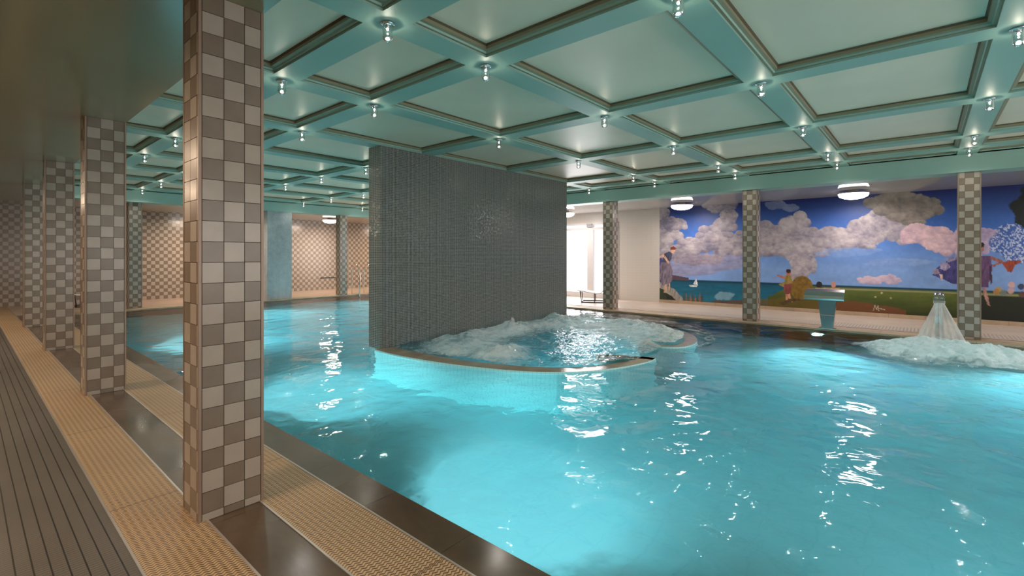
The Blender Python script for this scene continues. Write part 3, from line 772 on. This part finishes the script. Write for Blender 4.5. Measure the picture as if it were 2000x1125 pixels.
lounge((12.1, 9.45, 0), R(118), 'white sling lounge chair half hidden behind the right end of the mosaic wall')
lounge((2.35, 16.9, 0), R(200), 'white sling lounge chair far back, seen between the second and third left columns')

# ---------------------------------------------------------------- ladder, hook rail
lad = empty('pool_ladder', (9.25, 14.8, 0), label='chrome pool ladder handrails at the far pool edge beside the mosaic wall', cat='ladder')
for sx in (-.24, .24):
    b = MB(); pts = [(sx, .42, 0), (sx, .42, .35)]
    for a in np.linspace(0, PI, 12): pts.append((sx, .16+.26*math.cos(a), .60+.40*math.sin(a)))
    pts += [(sx, -.10, .3), (sx, -.07, -.1), (sx, -.07, -1.0)]
    b.tube(pts, .02, 'chrome', 10); b.build('handrail', lad)
for z in (-.3, -.6, -.9):
    b = MB(); b.box(-.24, -.11, z-.012, .24, -.03, z+.012, 'steel'); b.build('step', lad)
hr = empty('hook_rail', (9.62, YF, .46), label='dark towel hook rail low on the far checkered wall left of the thin column', cat='hook rail')
b = MB(); b.box(-.45, -.02, -.012, .45, -.002, .012, 'blackmetal'); b.build('rail', hr)
for k in range(6):
    b = MB(); x = -.4+.16*k; b.tube([(x, -.02, 0), (x, -.05, -.01), (x, -.06, .03)], .008, 'blackmetal', 8); b.build('hook', hr)

# ---------------------------------------------------------------- the mural (a flat painting on the wall)
def project(Y, Z):
    """view of a wall point in the 2000 px frame the painting was surveyed in"""
    D = SA*XR+CA*Y; L_ = CA*XR-SA*Y
    return 1000+F*L_/D, HY-(Z-H)*F/D
def paint_mural():
    st = .0125; y0, y1, zz0, zz1 = -4.2, 5.75, .085, CEIL
    ny, nz = int((y1-y0)/st)+1, int((zz1-zz0)/st)+1
    Y, Z = np.meshgrid(np.linspace(y0, y1, ny), np.linspace(zz0, zz1, nz), indexing='ij')
    px, py = project(Y, Z)
    def S(c_): c_ = np.array(c_, float)/255.; return np.where(c_ <= .04045, c_/12.92, ((c_+.055)/1.055)**2.4)
    img = np.zeros((ny, nz, 3))
    hz = 545+(px-1300)*.0362           # horizon of the painted sea
    t = np.clip((Z-1.0)/1.65, 0, 1)[..., None]
    lo, mid, hi = S((118, 152, 205)), S((66, 112, 190)), S((28, 42, 105))
    img[:] = np.where(t < .5, lo+(mid-lo)*t*2, mid+(hi-mid)*(t-.5)*2)
    nA = fbm(px/26, py/20, 6, 11); nB = fbm(px/60, py/34, 5, 12); nC = fbm(px/7, py/7, 4, 13); nD = np.clip((fbm(px/2.6+py/14, py/9, 3, 91)-.5)*1.8+.5, 0, 1)
    img *= (1+.35*(nB-.5))[..., None]
    def blend(mask, c_, k=1.):
        m_ = (mask*k)[..., None]; img[:] = img*(1-m_)+c_*m_
    def disc(cx, cy, rx, ry): return 1-np.sqrt(((px-cx)/rx)**2+((py-cy)/ry)**2)
    def cloud(blobs, c1, c2, rag=.55, k=1., soft=.10):
        d = np.full(px.shape, -9.); sh0 = np.full(px.shape, .5); rr = random.Random(int(blobs[0][0]*7+blobs[0][1]))
        puffs = []
        for bx, by, rx, ry in blobs:
            puffs.append((bx, by, rx*.92, ry*.92, 0))
            for q_ in range(11):
                an = rr.uniform(0, 2*PI); ro = rr.uniform(.35, .92); k_ = rr.uniform(.22, .42)
                puffs.append((bx+rx*ro*math.cos(an), by+ry*ro*math.sin(an), max(rx*k_, 4), max(ry*k_*1.1, 3.5), .12))
        for bx, by, rx, ry, bo in puffs:
            e_ = disc(bx, by, rx, ry); win = (e_ > 0) & (e_+bo > d)
            sh0 = np.where(win, .55+.40*(by-py)/ry+.15*e_, sh0); d = np.maximum(d, np.where(e_ > 0, e_+bo, e_))
        dd = d+(nA-.5)*rag*.5+(nC-.5)*.22
        m_ = np.clip(dd/soft, 0, 1)
        sh = np.clip(.45+(sh0-.5)*.75+(nA-.5)*1.3+(nC-.5)*.6-(nB-.5)*.7, 0, 1)[..., None]
        blend(m_, c1*(1-sh)+c2*sh, k)
    W1, W2 = S((110, 106, 126)), S((184, 175, 178))
    P1, P2 = S((165, 140, 160)), S((222, 190, 195))
    T1, T2 = S((95, 90, 90)), S((150, 140, 130))
    # long mauve streaks low over the sea
    cloud([(1370, 520, 90, 12), (1420, 505, 70, 10), (1330, 532, 80, 8)], S((118, 118, 150)), S((160, 155, 180)), .4, .8)
    cloud([(1700, 548, 26, 8), (1730, 544, 20, 8), (1745, 548, 18, 6)], P1, P2, .3, .8)
    # section left of the middle column
    cloud([(1292, 418, 18, 22), (1304, 440, 22, 16), (1327, 437, 16, 13), (1296, 468, 22, 22), (1322, 461, 17, 10)], W1, W2)
    cloud([(1408, 405, 34, 11), (1424, 422, 18, 18), (1412, 441, 24, 19), (1396, 462, 32, 20), (1366, 480, 42, 18), (1420, 480, 40, 20), (1335, 491, 34, 13), (1308, 497, 26, 12), (1446, 470, 26, 18), (1466, 432, 14, 16)], W1, W2)
    cloud([(1378, 505, 24, 11), (1345, 508, 34, 9), (1398, 507, 16, 9)], S((120, 112, 130)), S((170, 158, 170)), .35)
    # section between the two columns
    cloud([(1515, 400, 22, 9), (1545, 406, 18, 8)], S((110, 125, 170)), S((150, 160, 190)), .8, .7)
    cloud([(1495, 455, 32, 22), (1548, 447, 34, 28), (1520, 468, 44, 24), (1500, 488, 34, 16), (1575, 470, 46, 24), (1560, 490, 48, 22), (1600, 472, 50, 26), (1570, 515, 30, 24),
           (1560, 535, 20, 16), (1545, 545, 10, 10), (1640, 462, 50, 20), (1690, 450, 44, 26), (1680, 470, 44, 16), (1725, 440, 46, 34), (1740, 425, 40, 30), (1755, 455, 34, 18)], W1, W2, .42)
    cloud([(1745, 398, 50, 26), (1790, 402, 44, 26), (1770, 420, 50, 18), (1820, 400, 16, 14)], T1, T2, .35)
    cloud([(1800, 458, 50, 20), (1830, 468, 46, 20), (1775, 462, 20, 12), (1850, 480, 26, 22), (1885, 470, 30, 34)], P1, P2, .25)
    cloud([(1930, 462, 26, 14), (1920, 480, 22, 14), (1900, 500, 20, 20)], P1, P2, .4, .7)
    cloud([(1660, 492, 60, 10), (1760, 512, 70, 8)], S((110, 140, 195)), S((140, 165, 205)), .9, .5)
    # dark tree at the right and a mass of white blossom
    dt = np.maximum(disc(2045, 410, 70, 60), disc(2075, 480, 60, 60))+(nA-.5)*.5; blend(np.clip(dt/.06, 0, 1), S((22, 30, 28)))
    fl = np.maximum(np.maximum(disc(1975, 462, 34, 26), disc(1985, 488, 36, 28)), disc(1950, 475, 20, 20))+(nA-.5)*.4
    blend(np.clip(fl/.1, 0, 1), S((60, 90, 160)), .9)
    sp = (fbm(px/2.4, py/2.4, 2, 44) > .56); blend(np.clip(fl/.1, 0, 1)*sp, S((172, 184, 208)))
    # sea
    below = (py > hz)
    u = np.clip((py-hz)/55, 0, 1)[..., None]
    sea = S((20, 84, 112))*(1-u)+S((26, 112, 138))*u; sea = sea*(1+.5*(fbm(px/22, py/2.5, 4, 15)-.5))[..., None]
    img[:] = np.where(below[..., None], sea, img)
    blend(np.clip(1-np.abs(py-hz-2)/3.2, 0, 1), S((10, 50, 66)), .9)
    blend(np.clip(disc(1415, 578, 20, 9)*6+(nC-.5)*3, 0, 1), S((120, 160, 180)), .8)
    hill = (py > hz-9+np.abs(px-1310)*.14) & (px < 1345) & (py < hz+2); blend(hill*1., S((84, 70, 84)))
    # meadow in the middle and right sections
    land = hz+4+np.clip((1545-px)*.5, -100, 60)+(nA-.5)*6
    lm = (py > np.maximum(land, hz+4)) & (px > 1500)
    gr = fbm(px/40, py/9, 5, 18)[..., None]; gcol = S((58, 78, 34))*(1-gr)+S((96, 104, 44))*gr
    gcol = gcol*np.clip(1.35-(py-hz)[..., None]/52, .35, 1.2)
    img[:] = np.where(lm[..., None], gcol, img)
    blend(np.clip(1-np.abs(py-hz-7)/2.2, 0, 1)*(px > 1620), S((170, 160, 130)), .7)
    pth = (py > 588+((px-1640)/42)**2*2.+(nA-.5)*6) & (px > 1570) & (px < 1770); blend(pth*1., S((110, 66, 40)), .85)
    fg = (py > 588+(nA-.5)*14) & (px < 1465) & (px > 1340); blend(fg*1., S((96, 66, 44)), .85)
    nr = (py > hz+10) & (px > 1900); blend(nr*1., S((18, 24, 24)), .9)
    fg2 = (py > 583-(px-1484)*.05+(nA-.5)*10) & (px > 1484) & (px < 1600); blend(fg2*1., S((98, 84, 34)), .85)
    # rocks with a standing bather on the left
    def poly(pts, c_, k=1., jag=0.):
        m_ = inpoly(px+(nC-.5)*jag, py+(nA-.5)*jag, pts)*1.; blend(m_, S(c_)*(.62+.76*nD)[..., None], k)
    poly([(1283, 548), (1300, 556), (1318, 566), (1332, 580), (1340, 592), (1283, 592)], (150, 145, 138), 1, 5)
    poly([(1283, 560), (1296, 566), (1312, 586), (1283, 592)], (46, 58, 42), 1, 6); poly([(1300, 572), (1312, 578), (1322, 588), (1304, 588)], (40, 42, 34), 1, 4)
    for k_ in range(9): xx = 1334+k_*4.4; poly([(xx, 592), (xx+1.5, 566+(k_*7 % 9)), (xx+5, 592)], (150, 88, 60) if k_ % 2 else (70, 84, 60), .9, 3)
    poly([(1283, 508), (1292, 503), (1298, 520), (1296, 545), (1284, 552)], (72, 70, 130), 1, 3)
    poly([(1291, 512), (1308, 512), (1314, 528), (1313, 548), (1306, 556), (1294, 558), (1288, 540)], (120, 108, 124), 1, 2)
    poly([(1297, 496), (1306, 491), (1313, 494), (1312, 506), (1306, 513), (1293, 512)], (70, 74, 96), 1, 1)
    poly([(1297, 496), (1284, 502), (1284, 505), (1298, 502)], (200, 160, 140)); poly([(1299, 499), (1308, 513), (1306, 516), (1297, 504)], (205, 165, 145))
    poly([(1309, 486), (1314, 484), (1319, 489), (1316, 495), (1311, 494)], (205, 160, 140)); poly([(1309, 488), (1310, 483), (1316, 481), (1321, 485), (1318, 488), (1312, 488)], (120, 58, 44))
    poly([(1299, 555), (1304, 555), (1300, 572), (1296, 572)], (205, 165, 140)); poly([(1306, 553), (1309, 553), (1309, 568), (1306, 568)], (205, 165, 140))
    # white sail
    poly([(1354, 555), (1360, 543), (1363, 557)], (225, 225, 230)); poly([(1345, 556), (1364, 557), (1360, 561), (1348, 560)], (200, 205, 210))
    # sitting figure and big round boulder
    d_ = disc(1566, 563, 22, 24)+(nC-.5)*.06; tex = (.55+.9*fbm(px/4, py/4, 3, 23))[..., None]
    blend(np.clip(d_/.05, 0, 1), 1.); img[:] = np.where((d_ > .0)[..., None], S((122, 94, 40))*tex, img)
    poly([(1533, 538), (1545, 538), (1548, 552), (1542, 562), (1528, 560), (1520, 556), (1532, 551)], (146, 124, 66), 1, 2)
    poly([(1530, 556), (1546, 554), (1544, 574), (1532, 574)], (128, 66, 68), 1, 2)
    poly([(1534, 541), (1518, 536), (1517, 538), (1532, 545)], (170, 104, 84)); poly([(1535, 574), (1543, 574), (1548, 590), (1543, 590), (1540, 580), (1538, 591), (1534, 591)], (196, 140, 112))
    blend((disc(1540, 533, 4.6, 5.6) > 0)*1., S((176, 110, 90))); blend((disc(1540, 529.5, 5, 4) > 0)*1., S((60, 36, 30)))
    poly([(1520, 592), (1545, 583), (1575, 586), (1548, 590), (1530, 597)], (80, 62, 40), 1, 4)
    blend((disc(1600, 556, 6, 6) > 0)*1., S((40, 38, 40))); blend((disc(1628, 556, 5, 6) > 0)*1., S((190, 140, 125))); poly([(1592, 562), (1640, 562), (1640, 570), (1592, 570)], (190, 150, 130), 1, 3)
    # reclining draped figure by the right column
    poly([(1822, 538), (1832, 520), (1850, 508), (1872, 500), (1886, 505), (1886, 556), (1858, 553), (1838, 543)], (66, 62, 116), 1, 9)
    poly([(1836, 512), (1850, 512), (1856, 522), (1846, 528), (1836, 524)], (150, 140, 172), 1, 4); poly([(1822, 528), (1832, 524), (1836, 534), (1826, 536)], (146, 128, 150), 1, 3); poly([(1835, 536), (1841, 536), (1842, 548), (1838, 548)], (200, 168, 160))
    poly([(1846, 506), (1876, 496), (1880, 502), (1852, 512)], (140, 132, 160), 1, 3)
    # standing figure with a shawl right of the column
    poly([(1912, 500), (1934, 500), (1938, 520), (1934, 548), (1930, 562), (1914, 562), (1908, 530)], (98, 70, 108), 1, 4)
    poly([(1934, 500), (1958, 508), (1960, 512), (1940, 522), (1938, 518), (1950, 512), (1934, 506)], (150, 96, 84), 1, 1)
    poly([(1957, 512), (1976, 508), (1998, 510), (1982, 518), (1976, 532), (1968, 530)], (142, 62, 44), 1, 3)
    blend((disc(1917, 484, 5.5, 8) > 0)*1., S((165, 112, 100))); blend((disc(1917, 478, 6, 5) > 0)*1., S((36, 28, 40)))
    poly([(1918, 562), (1926, 562), (1932, 590), (1934, 598), (1929, 596), (1922, 578)], (168, 126, 118)); poly([(1932, 520), (1936, 520), (1938, 552), (1934, 556)], (60, 40, 60))
    for cx_, cy_, c_ in ((1950, 566, (170, 140, 66)), (1946, 570, (160, 120, 70)), (1976, 556, (205, 160, 150)), (1974, 568, (190, 150, 150)), (1994, 560, (40, 44, 70)), (1996, 575, (90, 60, 50)), (1960, 572, (110, 120, 120)), (1740, 582, (170, 160, 130)), (1710, 580, (180, 170, 140)), (1722, 572, (190, 180, 150))):
        r_ = 7 if px.size and cx_ > 1900 else 2.2
        blend(np.clip((disc(cx_, cy_, r_, r_*.9)+(nC-.5)*.3)/.1, 0, 1), S(c_), .9)
    # the painter's scrawl low in the meadow
    for a_, c_ in (((1706, 606), (1709, 596)), ((1709, 596), (1712, 604)), ((1712, 604), (1715, 597)), ((1715, 597), (1716, 607)), ((1716, 602), (1728, 605))):
        d0 = np.hypot(c_[0]-a_[0], c_[1]-a_[1]); tt = np.clip(((px-a_[0])*(c_[0]-a_[0])+(py-a_[1])*(c_[1]-a_[1]))/d0**2, 0, 1)
        dist_ = np.hypot(px-(a_[0]+tt*(c_[0]-a_[0])), py-(a_[1]+tt*(c_[1]-a_[1]))); blend((dist_ < .75)*1., S((180, 180, 160)), .8)
    img = np.clip(img*(.9+.2*nC[..., None]), 0, 1)
    idx = np.arange(ny*nz).reshape(ny, nz)
    q = np.stack([idx[:-1, :-1], idx[:-1, 1:], idx[1:, 1:], idx[1:, :-1]], -1).reshape(-1, 4)
    me = bpy.data.meshes.new('mural'); nv = ny*nz
    V = np.stack([np.full(nv, 0.), Y.ravel(), Z.ravel()], -1)
    me.vertices.add(nv); me.vertices.foreach_set('co', V.ravel())
    me.loops.add(q.size); me.polygons.add(len(q)); me.loops.foreach_set('vertex_index', q.ravel())
    me.polygons.foreach_set('loop_start', np.arange(len(q))*4); me.polygons.foreach_set('loop_total', np.full(len(q), 4)); me.update(calc_edges=True)
    ca = me.color_attributes.new('paint', 'FLOAT_COLOR', 'POINT')
    ca.data.foreach_set('color', np.concatenate([img.reshape(-1, 3), np.ones((nv, 1))], 1).astype(np.float32).ravel())
    m = M('painted_mural'); at = m.n('Attribute'); at.attribute_name = 'paint'
    m.bsdf(at.outputs['Color'], .45, m.bump(m.noise(40, 3), .08, .004), 0, .4); me.materials.append(m.m)
    o = bpy.data.objects.new('mural', me); COL.objects.link(o); o.location = (XR-.004, 0, 0)
    tag(o, 'long painted mural of clouds, sea and meadow figures covering the right wall', 'mural')
paint_mural()
